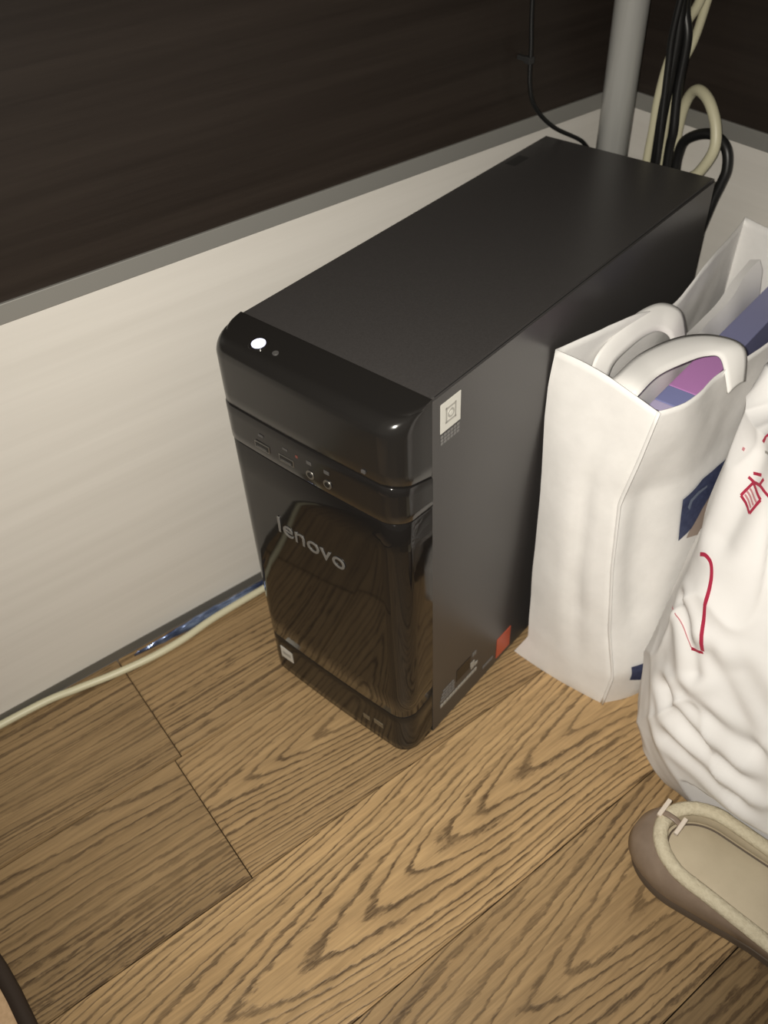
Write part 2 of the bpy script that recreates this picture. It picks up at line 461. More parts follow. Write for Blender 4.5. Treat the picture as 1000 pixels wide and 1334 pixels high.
fbox('status_light', .0255, .0285, .3178, .3200, M['icon'], cap, FX, .0004)

# lettering and stickers on the front
MX = Matrix(((0, 0, -1, 0), (-1, 0, 0, 0), (0, 1, 0, 0), (0, 0, 0, 1)))
def front_M(y, z, x=FX-.0006):
    m = MX.copy(); m.translation = Vector((x, y, z)); return m
lt = text_mesh('brand_lettering', 'lenovo', .0235, M['silver'], lower, front_M(.0858, .2165), .0003, .068)
fbox('silver_sticker', .1340, .1490, .0275, .0420, M['sticker_white'], kick, FX+.0012, .0005)
fbox('sticker_print', .1365, .1465, .0330, .0375, M['sticker_mid'], kick, FX+.0012, .0008)
fbox('printed_mark', .0415, .0490, .0235, .0290, M['sticker_beige'], kick, FX+.0008, .0005)
fbox('printed_mark', .0265, .0365, .0265, .0320, M['sticker_beige'], kick, FX+.0008, .0005)
# power button with a lit symbol on the shoulder
nrm = Vector((-.118, 0, .993)).normalized()
pb = Vector((-.0190, .1300, .3640))
btn = cyl('power_button', pb-nrm*.0014, .0072, .0016, M['gloss_soft'], cap, nrm, 32, .0004)
cyl('power_light', pb+nrm*.0002, .0049, .0006, M['led'], btn, nrm, 28)
cyl('button_dot', pb+Vector((-.0008, -.0165, -.0001))-nrm*.0006, .0022, .0009, M['icon'], cap, nrm, 16)

# stickers on the right-hand side sheet (local y = 0 plane, faces -y)
def sbox(name, x0, x1, z0, z1, m, parent, th=.0004):
    return box(name, (x0, -th, z0), (x1, .0003, z1), m, parent)
st = sbox('white_sticker', .0080, .0285, .3340, .3565, M['sticker_white'], pc)
for (a, b_, c_, d_) in ((.0128, .0237, .3500, .3515), (.0128, .0237, .3395, .3410), (.0128, .0143, .3395, .3515), (.0222, .0237, .3395, .3515)):
    sbox('sticker_frame', a, b_, c_, d_, M['sticker_mid'], st, .0006)
cyl('sticker_ring', (.0183, -.0002, .3455), .0034, .0005, M['sticker_mid'], st, (0, -1, 0), 20)
cyl('sticker_ring_centre', (.0183, -.0005, .3455), .0019, .0004, M['sticker_white'], st, (0, -1, 0), 16)
for zz in (.3310, .3282, .3255):
    for k in range(6):
        sbox('printed_letter', .0085+k*.0034, .0108+k*.0034, zz-.0009, zz+.0009, M['sticker_dim'], pc)
lab = sbox('spec_label', .0330, .0530, .0420, .0580, M['sticker_black'], pc, .0003)
for i, (a, b_, z, h, mm) in enumerate(((.0105, .0640, .0300, .0042, 'sticker_mid'), (.0105, .0310, .0365, .0022, 'sticker_dim'),
                                      (.0115, .0310, .0405, .0024, 'sticker_dim'), (.0125, .0310, .0447, .0024, 'sticker_dim'),
                                      (.0140, .0300, .0490, .0022, 'sticker_dim'), (.0545, .0650, .0390, .0040, 'sticker_mid'),
                                      (.0535, .0600, .0440, .0052, 'sticker_mid'), (.0560, .0620, .0560, .0045, 'sticker_dim'),
                                      (.0735, .0900, .0190, .0036, 'sticker_dim'))):
    nn = max(2, int((b_-a)/.004)); w = (b_-a)/nn
    for k in range(nn):
        sbox('printed_letter', a+k*w, a+(k+.82)*w, z-h/2, z+h/2, M[mm], pc)
sbox('orange_sticker', .0950, .1165, .0110, .0385, M['sticker_orange'], pc, .0005)
box('top_mark', (.308, .150, PH-.0002), (.330, .160, PH+.0002), M['top_mark'], pc)

# ------------------------------------------------------------------ grey table leg in the corner
leg = empty('table_leg', (.668, .5463, 0))
tag(leg, 'round grey metal table leg standing in the corner behind the computer', 'table leg')
cyl('tube', (0, 0, .02), .0150, 1.30, M['pole'], leg, sides=40)
cyl('foot_cap', (0, 0, 0), .0175, .022, M['matte_black'], leg, sides=32, bev=.002)
cyl('foot_screw', (0, 0, .020), .0158, .006, M['pole'], leg, sides=32)

# ------------------------------------------------------------------ cables
def cable(name, pts, r, m, label, group=None, n=8):
    o = tube(name, pts, r, m, None, n)
    return tag(o, label, 'cable', group)

cable('thin_black_cable', [(.570, .574, .78), (.573, .572, .60), (.5736, .571, .484), (.5739, .569, .4497), (.5744, .568, .4194), (.582, .567, .3983),
      (.6048, .565, .3763), (.640, .5625, .3560), (.660, .5660, .340), (.684, .566, .325), (.700, .560, .27), (.702, .564, .15), (.700, .566, .05), (.690, .570, .004)], .0019, M['black_cable'],
      'thin black cable hanging down the left dark panel to behind the computer')
cl = empty('cable_clip', (.5738, .5700, .4380))
tag(cl, 'tiny dark clip on the thin black cable near the dark panel', 'clip')
box('clip_body', (-.0032, -.0035, -.0028), (.0032, .0035, .0028), M['grey_plug'], cl, .0008)
box('clip_tab', (-.0020, .0030, -.0018), (.0020, .0130, .0018), M['grey_plug'], cl, .0004)

CG = 'cables bundled behind the computer'
cable('cream_cable', [(.692, .470, .62), (.691, .483, .53), (.690, .4939, .477), (.689, .5031, .4572), (.683, .5099, .4271), (.68, .512, .3949), (.68, .5122, .368),
      (.68, .5131, .3433), (.68, .514, .28), (.675, .51, .18), (.66, .50, .12)], .0042, M['cream_cable'],
      'cream cable at the left of the bundle next to the grey leg')
cable('cream_cable', [(.700, .472, .62), (.699, .486, .53), (.698, .494, .47), (.697, .4990, .4407), (.691, .505, .4156), (.687, .505, .3834), (.687, .5040, .3463), (.685, .50, .25), (.67, .49, .15)],
      .0038, M['cream_cable'], 'second cream cable running between the black cables of the bundle')
cable('black_cable', [(.676, .498, .62), (.675, .501, .53), (.674, .5000, .4747), (.674, .4985, .4473), (.674, .4990, .4171), (.674, .5000, .3847), (.674, .4990, .3442), (.672, .495, .25), (.66, .48, .17)],
      .0046, M['black_cable'], 'thick black cable at the front of the bundle')
cable('black_cable', [(.683, .490, .62), (.682, .497, .53), (.6806, .5010, .4754), (.6806, .4935, .4482), (.6806, .4935, .4055), (.6806, .4905, .3739), (.6806, .491, .3495), (.68, .485, .25), (.665, .47, .2)],
      .0042, M['black_cable'], 'black cable on the right edge of the bundle beside the cream loop')
cable('black_cable', [(.668, .486, .62), (.669, .493, .53), (.6655, .4975, .46), (.6655, .4965, .43), (.6660, .4950, .40), (.6660, .493, .37), (.6655, .4915, .34), (.665, .50, .26), (.655, .49, .2)],
      .0030, M['black_cable'], 'thin black cable twisted along the cream cable in the bundle')
cable('cream_loop_cable', [(.699, .488, .26), (.699, .496, .32), (.699, .499, .355), (.698, .4975, .382), (.695, .4905, .4005), (.690, .4785, .4085), (.684, .4619, .4041), (.680, .4483, .3887),
      (.677, .4434, .3705), (.675, .4518, .3499), (.674, .4646, .3333), (.672, .475, .28), (.660, .47, .22)], .0048, M['cream_cable'],
      'cream cable bent into a round loop above the back edge of the computer')
cable('black_loop_cable', [(.690, .482, .26), (.690, .487, .33), (.690, .4870, .3520), (.690, .4825, .3650), (.691, .4685, .3740), (.691, .4535, .3765), (.690, .4395, .3692), (.688, .4335, .3543),
      (.685, .4345, .3400), (.681, .4371, .3213), (.670, .440, .27), (.660, .44, .2)], .0046, M['black_cable'],
      'black cable curving in a loop past the back right corner of the computer')

cable('floor_cable', [(-.16, .5790, .0042), (-.08, .5790, .0042), (.0033, .5772, .0042), (.0384, .5715, .0042), (.074, .5648, .0042), (.1121, .5605, .0042), (.1456, .561, .0042), (.1831, .5655, .0042),
      (.2426, .5675, .0042), (.33, .5690, .0042), (.45, .5740, .0042), (.56, .5785, .0042)], .0036, M['cream_cable'],
      'cream cable lying on the floor along the foot of the left wall')

# crumpled blue foil strip between cable and wall
V, F = [], []
NX, NYs = 70, 8
for i in range(NX+1):
    t = i/NX; x = .098 + .165*t
    wd = .0085*math.sin(math.pi*min(1, t*2.2)/2) if t < .45 else .0085
    yc = .5745
    for j in range(NYs+1):
        s_ = j/NYs
        y = yc + (s_-.5)*wd*1.15
        z = .0012 + .0068*math.sin(math.pi*s_)*(.35+.65*math.sin(math.pi*min(1, t*1.8+.1)/2)) + .0016*noise.noise(Vector((x*120, s_*4, 0)))
        V.append((x, y, max(z, .0006)))
for i in range(NX):
    for j in range(NYs):
        a = i*(NYs+1)+j
        F.append((a, a+1, a+NYs+2, a+NYs+1))
foil = mesh('foil_strip', V, F, M['film'])
sm = foil.modifiers.new('thick', 'SOLIDIFY'); sm.thickness = .0004
tag(foil, 'crumpled shiny blue foil strip tucked between floor cable and left wall', 'foil')

# ------------------------------------------------------------------ tall white carrier bag
BO = Vector((.388, .350, 0)); E1 = Vector((math.cos(PYAW), math.sin(PYAW), 0)); E2 = Vector((math.sin(PYAW), -math.cos(PYAW), 0))
bag = empty('carrier_bag', BO, PYAW)
tag(bag, 'stiff white carrier bag with navy print standing against the side of the computer', 'bag')
# bag-local coordinates here: (e1, e2, z); the Empty's own axes are (E1, -E2, Z)
def bl(p): return Vector((p[0], -p[1], p[2]))

AL = [(.0, .0, 0.0), (.0016, .0120, .0303), (.0064, .0065, .1171), (.0111, .0030, .2018), (.0150, -.0030, .2705), (.0165, -.0034, .2983), (.0182, -.0018, .3294)]
BL = [(.0003, .0928, .0), (.0020, .0960, .0420), (.0052, .0832, .0930), (.0088, .0731, .1591), (.0124, .0672, .2243), (.0148, .0741, .2678), (.0171, .0798, .3130)]
AV = [a[2]/.3294 for a in AL]; BV = [a[2]/.3130 for a in BL]
def interp(ks, vs, t):
    for i in range(len(ks)-1):
        if t <= ks[i+1] or i == len(ks)-2:
            f = (t-ks[i])/(ks[i+1]-ks[i]); f = max(0, min(1, f)); f = f*f*(3-2*f)*.6+f*.4
            return tuple(vs[i][k]+(vs[i+1][k]-vs[i][k])*f for k in range(3))
def sstep(a, b, x):
    t = max(0, min(1, (x-a)/(b-a))); return t*t*(3-2*t)

LEN = .310
def bag_ring(v):
    A = interp(AV, AL, v); B = interp(BV, BL, v)
    Cc = (LEN, .112-.012*v, .318*v); D = (LEN, .006+.004*v, .318*v)
    pts = []
    for i in range(16):           # gusset A -> B
        t = i/16
        p = [A[k]+(B[k]-A[k])*t for k in range(3)]
        p[0] -= .007*math.sin(math.pi*t)*(.35+.65*math.sin(math.pi*min(1, v*1.05))) - .004*math.exp(-((t-.62)/.10)**2)*sstep(.05, .35, v)*sstep(1, .55, v)
        p[2] += .006*math.sin(math.pi*t)*sstep(.85, 1, v)
        pts.append(p)
    for i in range(44):           # near panel B -> C
        t = i/44; tt = t**1.25
        p = [B[k]+(Cc[k]-B[k])*tt for k in range(3)]
        bul = .030*(1-.45*v)*(1-math.exp(-tt*9))*sstep(1.0, .80, tt)
        p[1] += bul + (-.006*math.exp(-((tt-.08)/.05)**2)*sstep(.1, .4, v)*sstep(1, .7, v))
        # a few soft diagonal dents
        p[1] += .004*math.sin(38*(p[0]+.55*p[2])+1.0)*sstep(0, .1, tt)*sstep(1, .9, tt)*(.4+.6*v)
        pts.append(p)
    for i in range(14):
        t = i/14
        p = [Cc[k]+(D[k]-Cc[k])*t for k in range(3)]
        p[0] -= .012*math.sin(math.pi*t)*v
        pts.append(p)
    for i in range(40):           # far panel D -> A
        t = i/40
        p = [D[k]+(A[k]-D[k])*t for k in range(3)]
        hump = math.exp(-((t-.30)/.14)**2)
        p[1] += (.020*math.sin(math.pi*t) )*sstep(.55, 1, v)
        p[2] += (-.014*math.exp(-((t-.55)/.12)**2) + .004*hump)*sstep(.7, 1, v)
        pts.append(p)
    return pts
NV = 40
V, F = [], []
n = None
for i in range(NV+1):
    v = i/NV
    ring = bag_ring(v); n = len(ring)
    for j, p in enumerate(ring):
        nz_ = noise.noise(Vector((p[0]*22, p[1]*22, p[2]*16)))*.0022 + noise.noise(Vector((p[0]*60+7, p[1]*60, p[2]*38)))*.0008
        q = bl(p)
        w_ = 0 if v == 0 else 1
        if j < 16: q.x -= abs(nz_)*w_*.8
        elif j < 60: q.y -= nz_*w_
        elif j >= 74 : q.y += -abs(nz_)*.6*w_
        q.z = max(q.z, .0006)
        V.append(q)
for i in range(NV):
    for j in range(n):
        j2 = (j+1) % n
        F.append((i*n+j, i*n+j2, (i+1)*n+j2, (i+1)*n+j))
F.append(tuple(range(n))[::-1])
body = mesh('bag_body', V, F, M['nonwoven'], bag, True, 48)
sm = body.modifiers.new('paper', 'SOLIDIFY'); sm.thickness = .0007; sm.offset = 1
bagV, bagF = [Vector(x) for x in V], F[:-1]

# welded seam standing proud along the front vertical edge
sv = []
SEAM = [interp(BV, BL, i/24) for i in range(25)]
Vs, Fs = [], []
for i, p in enumerate(SEAM):
    a = bl(p); out = Vector((-.55, -.83, 0)).normalized()
    wdt = .0036
    Vs += [a - out*.002, a+out*wdt+Vector((0, 0, .0005))]
for i in range(24): Fs.append((2*i, 2*i+1, 2*i+3, 2*i+2))
sm_o = mesh('edge_seam', Vs, Fs, M['nonwoven'], bag)
sm = sm_o.modifiers.new('thick', 'SOLIDIFY'); sm.thickness = .0012; sm.offset = 0

def strap(name, outer, inner, m, parent, th=.0016, n=10, wave=0.0):
    o_ = catmull([bl(p) for p in outer], n); i_ = catmull([bl(p) for p in inner], n)
    Vv, Ff = [], []
    K = 5
    for a, b_ in zip(o_, i_):
        for k in range(K+1):
            t = k/K
            p = a.lerp(b_, t); p.z += .0022*math.sin(math.pi*t)
            Vv.append(p)
    for i in range(len(o_)-1):
        for k in range(K):
            q = i*(K+1)+k
            Ff.append((q, q+1, q+K+2, q+K+1))
    ob = mesh(name, Vv, Ff, m, parent)
    s_ = ob.modifiers.new('thick', 'SOLIDIFY'); s_.thickness = th; s_.offset = 0
    return ob
strap('handle', [(.0235, .030, .300), (.0245, .0417, .320), (.0571, .0445, .3235), (.0913, .0574, .3245), (.1087, .0774, .3240), (.1086, .0980, .3215), (.1030, .1060, .300)],
      [(.0180, .055, .298), (.0180, .0638, .3180), (.0422, .0655, .3215), (.0652, .0729, .3225), (.0831, .0809, .3220), (.0890, .0900, .3195), (.0820, .1030, .300)], M['handle'], bag)
strap('handle', [(.048, .0115, .288), (.056, .0105, .308), (.085, .012, .3170), (.112, .014, .3200), (.134, .021, .319), (.145, .033, .311), (.147, .040, .292)],
      [(.062, .0190, .283), (.067, .0200, .299), (.086, .0230, .3060), (.104, .0260, .3080), (.117, .030, .306), (.124, .037, .299), (.126, .043, .283)], M['handle'], bag)

def near_e2(e1, z):
    """e2 of the near panel at (e1, z), by ray cast against the built panel"""
    h = BVH_BAG.ray_cast(Vector((e1, -.4, z)), Vector((0, 1, 0)))
    return -h[0].y if h[0] else .11
BVH_BAG = BVHTree.FromPolygons(bagV, bagF)

def decal(name, poly, m, parent, grid=10, off=.0022, mode='near'):
    """poly: 2-D outline in (e1, z) laid on the near panel as a thin conforming sheet"""
    bm = bmesh.new()
    vs = [bm.verts.new((a, 0, b_)) for a, b_ in poly]
    bm.faces.new(vs)
    for _ in range(3):
        bmesh.ops.triangulate(bm, faces=bm.faces)
        bmesh.ops.subdivide_edges(bm, edges=list(bm.edges), cuts=1)
    for v in bm.verts:
        v.co.y = -near_e2(v.co.x, v.co.z) - off
    return from_bm(name, bm, m, parent, True)
nv = decal('navy_print', [(.0654, .1622), (.0656, .2050), (.0899, .2120), (.1300, .2090), (.1180, .1980), (.1015, .1900), (.0919, .1800), (.0787, .1680)], M['navy'], bag)
decal('tan_print', [(.0787, .1690), (.0919, .1808), (.1015, .1908), (.1180, .1986), (.1290, .1900), (.1120, .1700), (.0910, .1540), (.0745, .1600)], M['tan_print'], bag, off=.0018)
decal('pale_emblem', [(.0717, .1940), (.0740, .2010), (.0830, .2035), (.0962, .2020), (.0962, .2000), (.0850, .2000), (.0765, .1975), (.0745, .1900)], M['navy_light'], nv, off=.0026)
decal('navy_print', [(.0157, .0487), (.0340, .0455), (.0335, .0220), (.0152, .0315)], M['navy'], bag)

# long printed carton and a white wrapped package inside the bag
def inside(p): return BO + E1*p[0] + E2*p[1] + Vector((0, 0, p[2]))
cart = empty('printed_carton', inside((.05, .075, .0)), PYAW)
tag(cart, 'purple and blue printed carton lying inside the white carrier bag', 'carton')
BANDS = [(.0, .014, 'lavender'), (.014, .036, 'blue_carton'), (.036, .104, 'purple'), (.104, .225, 'slate_blue')]
for a, b_, mm in BANDS:
    box('carton_band', (a, -.006, .012), (b_, .017, .286), M[mm], cart, .001)
wp = empty('wrapped_package', inside((.03, .033, .0)), PYAW)
tag(wp, 'white wrapped package standing inside the carrier bag behind the carton', 'package')
V, F = [], []
NA, NB = 28, 14
for i in range(NA+1):
    x = .24*i/NA
    for j in range(NB+1):
        a = 2*math.pi*j/(NB+1)
        prof = .93+.07*math.sin(i*.9)
        yy = .0115*math.copysign(abs(math.cos(a))**.6, math.cos(a))*prof
        zz = .150 + .138*math.copysign(abs(math.sin(a))**.45, math.sin(a)) + (.010*math.sin(x*26+.6)+.012*x/.24 if math.sin(a) > 0 else 0)
        V.append((x, yy-.008+.002*noise.noise(Vector((x*30, zz*20, 3))), zz))
for i in range(NA):
    for j in range(NB+1):
        j2 = (j+1) % (NB+1)
        F.append((i*(NB+1)+j, i*(NB+1)+j2, (i+1)*(NB+1)+j2, (i+1)*(NB+1)+j))
F.append(tuple(range(NB+1))); F.append(tuple(NA*(NB+1)+j for j in range(NB+1))[::-1])
mesh('wrapping', V, F, M['pack_white'], wp, True, 50)
box('wrap_fold', (.01, -.0235, .12), (.23, -.0215, .2), M['pack_white'], wp, .0005)

# ------------------------------------------------------------------ thin plastic bag leaning on the carrier bag
pl = empty('plastic_bag', BO + E1*.052 + E2*.240, PYAW)
tag(pl, 'crumpled thin white plastic bag with red lettering in front of the carrier bag', 'bag')
NA, NR = 400, 170
CREASES = [  # soft valleys pressed into the film: polylines in bag-local metres, depth, half width
    ([(-.1066, .0700, .0889), (-.1132, .0427, .0880), (-.116, .0254, .0820), (-.116, .008, .078)], .0034, .0062),
    ([(-.0970, .0850, .1280), (-.107, .0637, .1135), (-.1121, .0282, .1017), (-.1127, .0056, .0998)], .0048, .0064),
    ([(-.1000, .0700, .1390), (-.1063, .0435, .1355), (-.1078, .0225, .1308), (-.1084, .0087, .1299)], .0030, .0060),
    ([(-.0972, .0658, .1842), (-.1027, .0396, .1615), (-.1068, .0183, .1388), (-.1117, -.0001, .1102)], .0040, .0075),
    ([(-.0774, .099, .2), (-.0912, .0834, .1863), (-.0998, .0696, .166)], .0040, .0060),
    ([(-.098, .0421, .1853), (-.1029, .016, .1646), (-.107, -.015, .140)], .0032, .0085),
    ([(-.0654, .0879, .2614), (-.0579, .0865, .2844), (-.047, .0881, .3213)], .0030, .0090)]
CREASES = [(catmull(c_, 4), dp, wd) for c_, dp, wd in CREASES]
def crease(p):
    tot = 0.0
    if p.x > -.02: return 0.0
    for c_, dp, wd in CREASES:
        best = 9.0
        for i in range(len(c_)-1):
            a_ = c_[i]; ab = c_[i+1]-a_
            t = max(0, min(1, (p-a_).dot(ab)/ab.length_squared))
            dd_ = (p-a_-ab*t).length
            if dd_ < best: best = dd_
        if best < wd*5:
            tot += -dp*math.exp(-(best/wd)**2) + .45*dp*math.exp(-((best-2.1*wd)/wd)**2)
    return tot
def pl_ring(v):
    z = .335*v
    out = []
    sc = .80 + .20*math.sin(math.pi*min(1, v/.30)/2) if v < .30 else 1.0 - .10*sstep(.45, 1, v)
    for k in range(NA):
        a = 2*math.pi*k/NA
        ca, sa = math.cos(a), math.sin(a)
        e = .62
        x = .124*math.copysign(abs(ca)**e, ca); y = .117*math.copysign(abs(sa)**e, sa)   # x along E1, y along -E2
        x *= sc; y *= (.90+.10*min(1, v/.2)) if v < .2 else 1.0
        x += .040*v*v + .018*v           # leans back as it rises
        y += .004*v
        # crumple: slanting folds, strong low down, soft higher
        s_ = k/NA*.80
        fold = 0.0
        w_low = sstep(.0, .03, z)*sstep(.19, .07, z)
        q = s_ + z*1.05 + .010*noise.noise(Vector((s_*9, z*9, 1)))
        f1 = math.cos(q*118 + 4.0*noise.noise(Vector((s_*6, z*4, 3))))
        amp = max(0, noise.noise(Vector((q*16, z*4, 5)))*1.3+.55)
        fold += .0009*w_low*amp*(math.exp(1.6*(f1-1))*1.6-.6)
        fold += .0042*math.sin((s_+z*.35)*34 + 1.6*noise.noise(Vector((s_*4, z*5, 9))))*sstep(.08, .25, z)
        fold += .008*noise.noise(Vector((ca*1.8, sa*1.8, z*7+4)))
        rid = 1-abs(noise.noise(Vector((ca*2.6+z*5, sa*2.6-z*4, z*9+11))))*2.4
        fold += .0030*max(0, rid)**3
        # pinch right at the floor
        fold -= .012*math.exp(-z/.012)
        L_ = math.hypot(x, y)
        fold += crease(Vector((x*(1+fold/L_), y*(1+fold/L_), z)))
        d = Vector((x/L_, y/L_))
        out.append(Vector((x+d.x*fold, y+d.y*fold, max(.0008, z))))
    return out
V, F = [], []
for i in range(NR+1):
    V += pl_ring(i/NR)
# gathered top
top0 = NR*NA
cx = sum(V[top0+k].x for k in range(NA))/NA; cy = sum(V[top0+k].y for k in range(NA))/NA
for s_, dz in ((.82, .016), (.55, .024), (.30, .030), (.14, .048), (.17, .075)):
    for k in range(NA):
        p = V[top0+k]; a = 2*math.pi*k/NA
        wv = 1+.18*math.sin(a*9+s_*3)
        V.append(Vector((cx+(p.x-cx)*s_*wv, cy+(p.y-cy)*s_*wv, .335+dz+.004*math.sin(a*7))))
NRT = NR+5
for i in range(NRT):
    for k in range(NA):
        k2 = (k+1) % NA
        F.append((i*NA+k, i*NA+k2, (i+1)*NA+k2, (i+1)*NA+k))
F.append(tuple(range(NA))[::-1])
# keep clear of the carrier bag: push back any point that enters its near panel
plbody = mesh('bag_body', V, F, M['plastic'], pl)
me = plbody.data
org_pl = Vector((.052, .240))
for v in me.vertices:
    e1 = org_pl.x+v.co.x; e2 = org_pl.y-v.co.y
    if -.02 < e1 < LEN and v.co.z < .335:
        lim = near_e2(max(e1, .022), max(.01, min(v.co.z, .30))) + .002
        if e2 < lim: v.co.y = org_pl.y-lim
me.update()
for v in me.vertices:       # drapes behind the shoe standing in front of it
    if v.co.z < .075:
        wv = pl.location + E1*v.co.x - E2*v.co.y
        d = Vector((wv.x-.336, wv.y-.147)); sx = d.x*.1749-d.y*.9846; sy = d.x*.9846+d.y*.1749
        lim = (.0455 if sx > .03 else .0455*math.sqrt(max(0, 1-((.03-sx)/.048)**2)))*sstep(.075, .052, v.co.z) if sx > -.018 else -1
        if lim > 0 and sy < lim:
            k = (lim-sy)
            v.co.x += .9846*k*E1.x + .1749*k*E1.y; v.co.y -= .9846*k*E2.x + .1749*k*E2.y
me.update()
PLV = [v.co.copy() for v in me.vertices]
BVH_PL = BVHTree.FromPolygons(PLV, [tuple(p.vertices) for p in me.polygons])

def ribbon(name, pts, width, m, parent, bvh, off=.0008, n=6):
    path = catmull([Vector(p) for p in pts], n)
    Vv, Ff = [], []
    K = 3
    for i, p in enumerate(path):
        T = (path[min(i+1, len(path)-1)]-path[max(i-1, 0)]).normalized()
        loc, nn, _, _ = bvh.find_nearest(p)
        side = nn.cross(T).normalized()
        for k in range(K+1):
            q = loc + side*width*(k/K-.5)
            l2, n2, _, _ = bvh.find_nearest(q)
            Vv.append(l2+n2*off)
    for i in range(len(path)-1):
        for k in range(K):
            a = i*(K+1)+k; Ff.append((a, a+1, a+K+2, a+K+1))
    return mesh(name, Vv, Ff, m, parent)
ribbon('red_line', [(-.067, .096, .2412), (-.0693, .0918, .2444), (-.0738, .0855, .2426), (-.0812, .0813, .2306), (-.0886, .0775, .2125), (-.0962, .0696, .1861)], .0028, M['red'], pl, BVH_PL)
ribbon('red_line', [(-.0964, .0690, .1848), (-.0960, .0735, .1820), (-.0953, .0780, .1799)], .0026, M['red'], pl, BVH_PL)
ribbon('thin_red_line', [(-.0728, .1018, .1878), (-.0863, .0903, .1881), (-.0953, .0771, .1799)], .0010, M['pink'], pl, BVH_PL)
KJ = [[(-.0549, .0879, .2908), (-.0531, .0841, .3028)], [(-.0531, .0841, .3028), (-.0597, .073, .2995)], [(-.0597, .073, .2995), (-.062, .0767, .2871)],
      [(-.062, .0767, .2871), (-.0549, .0879, .2908)], [(-.0508, .086, .3079), (-.0528, .08, .3113)], [(-.051, .0878, .3039), (-.053, .0839, .3035)],
      [(-.053, .0839, .3035), (-.0557, .0774, .3058), (-.0583, .0722, .3054), (-.0602, .068, .305)], [(-.0545, .0768, .3111), (-.0552, .0782, .3063)],
      [(-.046, .0865, .33), (-.046, .0852, .3343), (-.046, .083, .337)]]
for st_ in KJ: ribbon('red_stroke', st_, .0021, M['red'], pl, BVH_PL, n=5)
for st_ in ([(-.0555, .0862, .2932), (-.0605, .0775, .2905)], [(-.0547, .0848, .2985), (-.0598, .0750, .2962)], [(-.0550, .0856, .2958), (-.0602, .0763, .2932)]):
    ribbon('pink_stroke', st_, .0016, M['pink'], pl, BVH_PL, n=5)
ribbon('grey_stroke', [(-.0481, .0841, .3247), (-.0495, .0816, .3263), (-.051, .078, .328)], .0018, M['sticker_mid'], pl, BVH_PL, n=4)
ribbon('red_dot', [(-.0414, .0978, .3164), (-.0430, .0962, .3170)], .0022, M['pink'], pl, BVH_PL, n=3)

# ------------------------------------------------------------------ slip-on shoe in front of the plastic bag
ax = Vector((.175, -.985, 0)).normalized(); la = Vector((-ax.y, ax.x, 0))   # la points to the shoe's far side
shoe = empty('slip_on_shoe', (.3390, .1475, 0), math.atan2(ax.y, ax.x))
tag(shoe, 'taupe slip-on shoe with cream lining and beige insole in front of the plastic bag', 'shoe')
# shoe-local: x = towards the toe, y = la
def shoe_outline(off=0.0, n=64, heel=.0):
    pts = []
    def hw(x):    # half width at x (0 heel .. .235 toe)
        t = x/.235
        return .0378 + .005*sstep(.2, .75, t)
    Lh, rt = .034, .045
    for i in range(n):
        a = 2*math.pi*i/n
        c_, s_ = math.cos(a), math.sin(a)
        if c_ < 0: x = .044 + (.044+off)*c_
        else: x = .044 + (.199+off)*c_
        w = hw(max(0, min(.235, x))) + off
        if c_ < 0: y = w*s_
        else:
            f = 1 - max(0, (c_-.55)/.45)**2.2*.0
            y = w*math.copysign(abs(s_)**.62, s_)
        pts.append((x, y))
    return pts
def loft(name, loops, m, parent, cap0=False, cap1=False, angle=None):
    Vv, Ff = [], []; nn = len(loops[0])
    for l in loops: Vv += l
    for i in range(len(loops)-1):
        for j in range(nn):
            j2 = (j+1) % nn
            Ff.append((i*nn+j, i*nn+j2, (i+1)*nn+j2, (i+1)*nn+j))
    if cap0: Ff.append(tuple(range(nn))[::-1])
    if cap1: Ff.append(tuple((len(loops)-1)*nn+j for j in range(nn)))
    return mesh(name, Vv, Ff, m, parent, True, angle)
def lp(off, z, lean=0.0):
    o_ = []
    for (x, y) in shoe_outline(off):
        hl = sstep(.07, .0, x)
        o_.append((x - lean*hl, y, z(x) if callable(z) else z))
    return o_
def lpw(off0, off1, z, lean=0.0):
    '''outline whose offset goes from off0 at the heel to off1 at the waist; the heel flares outwards to the inner side'''
    o_ = []
    A_, B_ = shoe_outline(off0), shoe_outline(off1)
    for (p, q) in zip(A_, B_):
        t = sstep(.03, .11, p[0]); x = p[0]+(q[0]-p[0])*t; y = p[1]+(q[1]-p[1])*t
        hl = sstep(.12, .0, x)
        o_.append((x - lean*sstep(.07, .0, x), y - lean*.35*hl, z(x) if callable(z) else z))
    return o_
loft('sole', [lpw(-.009, -.017, .0005, .014), lpw(-.007, -.0145, .002, .014), lpw(-.0067, -.0142, .010, .014), lpw(-.008, -.016, .012, .014)], M['sole'], shoe, True, True, 40)
rimz = lambda x: .046 - .004*sstep(.03, .12, x)
loft('upper', [lpw(-.0072, -.0148, .011, .014), lpw(-.0035, -.0105, .020, .015), lpw(-.0015, -.0065, .032, .011), lpw(-.002, -.0050, .041, .005), lpw(-.005, -.0065, rimz, .0)], M['shoe_out'], shoe)
rim_path = [(x, y, rimz(x)+.002) for (x, y) in shoe_outline(-.0075)]
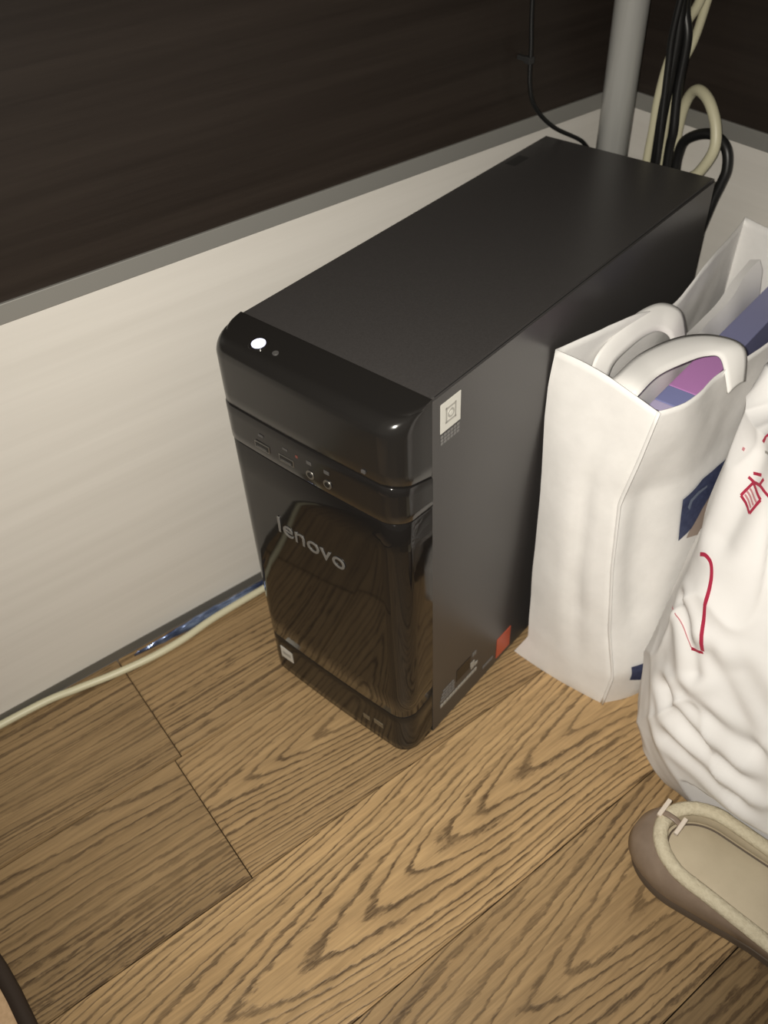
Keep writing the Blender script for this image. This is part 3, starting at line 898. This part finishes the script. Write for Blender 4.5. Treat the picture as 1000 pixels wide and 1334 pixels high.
def rim_tube():
    Vv, Ff = [], []; nn = len(rim_path); sides = 12
    for i, p in enumerate(rim_path):
        p = Vector(p); T = (Vector(rim_path[(i+1) % nn])-Vector(rim_path[i-1])).normalized()
        Nn = Vector((T.y, -T.x, 0)).normalized(); Bn = Vector((0, 0, 1))
        for k in range(sides):
            a = 2*math.pi*k/sides
            rr = .0052*(1+.10*noise.noise(Vector((i*.9, k*.7, 2))))
            Vv.append(p+Nn*math.cos(a)*rr*1.05+Bn*math.sin(a)*rr*.85)
    for i in range(nn):
        j = (i+1) % nn
        for k in range(sides):
            k2 = (k+1) % sides
            Ff.append((i*sides+k, i*sides+k2, j*sides+k2, j*sides+k))
    return mesh('fluffy_rim', Vv, Ff, M['shoe_rim'], shoe)
rim_tube()
loft('inner_lining', [lp(-.011, rimz), lp(-.0125, .040), lp(-.0115, .0345)], M['insole'], shoe)
loft('insole', [lp(-.012, .0300), lp(-.012, .0355), lp(-.0135, .0365)], M['insole'], shoe, True, True, 40)
tubep = [(x, y, .0368) for (x, y) in shoe_outline(-.0150)]
tube('insole_stitch', tubep, .0007, M['sole'], shoe, 1, 6, True)
# vamp over the toes
Vv, Ff = [], []
NXv, NYv = 16, 14
for i in range(NXv+1):
    x = .125 + .108*i/NXv
    hw_ = .043*math.sqrt(max(0.02, 1-max(0, (x-.15)/.087)**2.4))
    for j in range(NYv+1):
        t = j/NYv*2-1
        zz = .040 + .022*math.sqrt(max(0, 1-t*t))*(1-.5*i/NXv)
        Vv.append((x, t*hw_, zz))
for i in range(NXv):
    for j in range(NYv):
        a = i*(NYv+1)+j; Ff.append((a, a+1, a+NYv+2, a+NYv+1))
vm = mesh('vamp', Vv, Ff, M['shoe_out'], shoe); s_ = vm.modifiers.new('thick', 'SOLIDIFY'); s_.thickness = .002
# heel tab folded over the rim, held by two small metal bars
tabp = [(.0015, .0480), (.0035, .0500), (.0075, .0528), (.0130, .0532), (.0180, .0510), (.0205, .0490)]
Vv, Ff = [], []
for (x, z) in tabp:
    for y in (-.0015, .0, .0015, .003): Vv.append((x, y+.001, z))
for i in range(len(tabp)-1):
    for j in range(3):
        a = i*4+j; Ff.append((a, a+1, a+5, a+4))
tb = mesh('heel_tab', Vv, Ff, M['shoe_out'], shoe); s_ = tb.modifiers.new('thick', 'SOLIDIFY'); s_.thickness = .0012; s_.offset = 1
for (bx, by0, by1, bz) in ((.0030, -.003, .0140, .0520), (.0195, -.0075, .0085, .0515)):
    br = box('metal_bar', (bx-.0017, by0, bz-.0015), (bx+.0017, by1, bz+.0015), M['chrome'], shoe, .0008, 3)


# ------------------------------------------------------------------ mat corner at the lower left
mt = empty('floor_mat', (-.248, .26, 0))
tag(mt, 'tan mat with a dark brown bound edge on the floor at the lower left corner', 'mat')
def mat_outline(off, z):
    o_ = []
    for k in range(64):
        a = 2*math.pi*k/64; ca, sa = math.cos(a), math.sin(a)
        o_.append(((.150+off)*math.copysign(abs(ca)**.55, ca), (.22+off)*math.copysign(abs(sa)**.55, sa), z))
    return o_
loft('mat_pad', [mat_outline(-.0096, .0006), mat_outline(-.0094, .007), mat_outline(-.0110, .0078)], M['mat_tan'], mt, True, True, 50)
loft('edge_binding', [mat_outline(-.0092, .0006), mat_outline(.0, .0006), mat_outline(.0015, .004), mat_outline(.0, .0082), mat_outline(-.0085, .0088), mat_outline(-.0092, .006)], M['mat_edge'], mt)
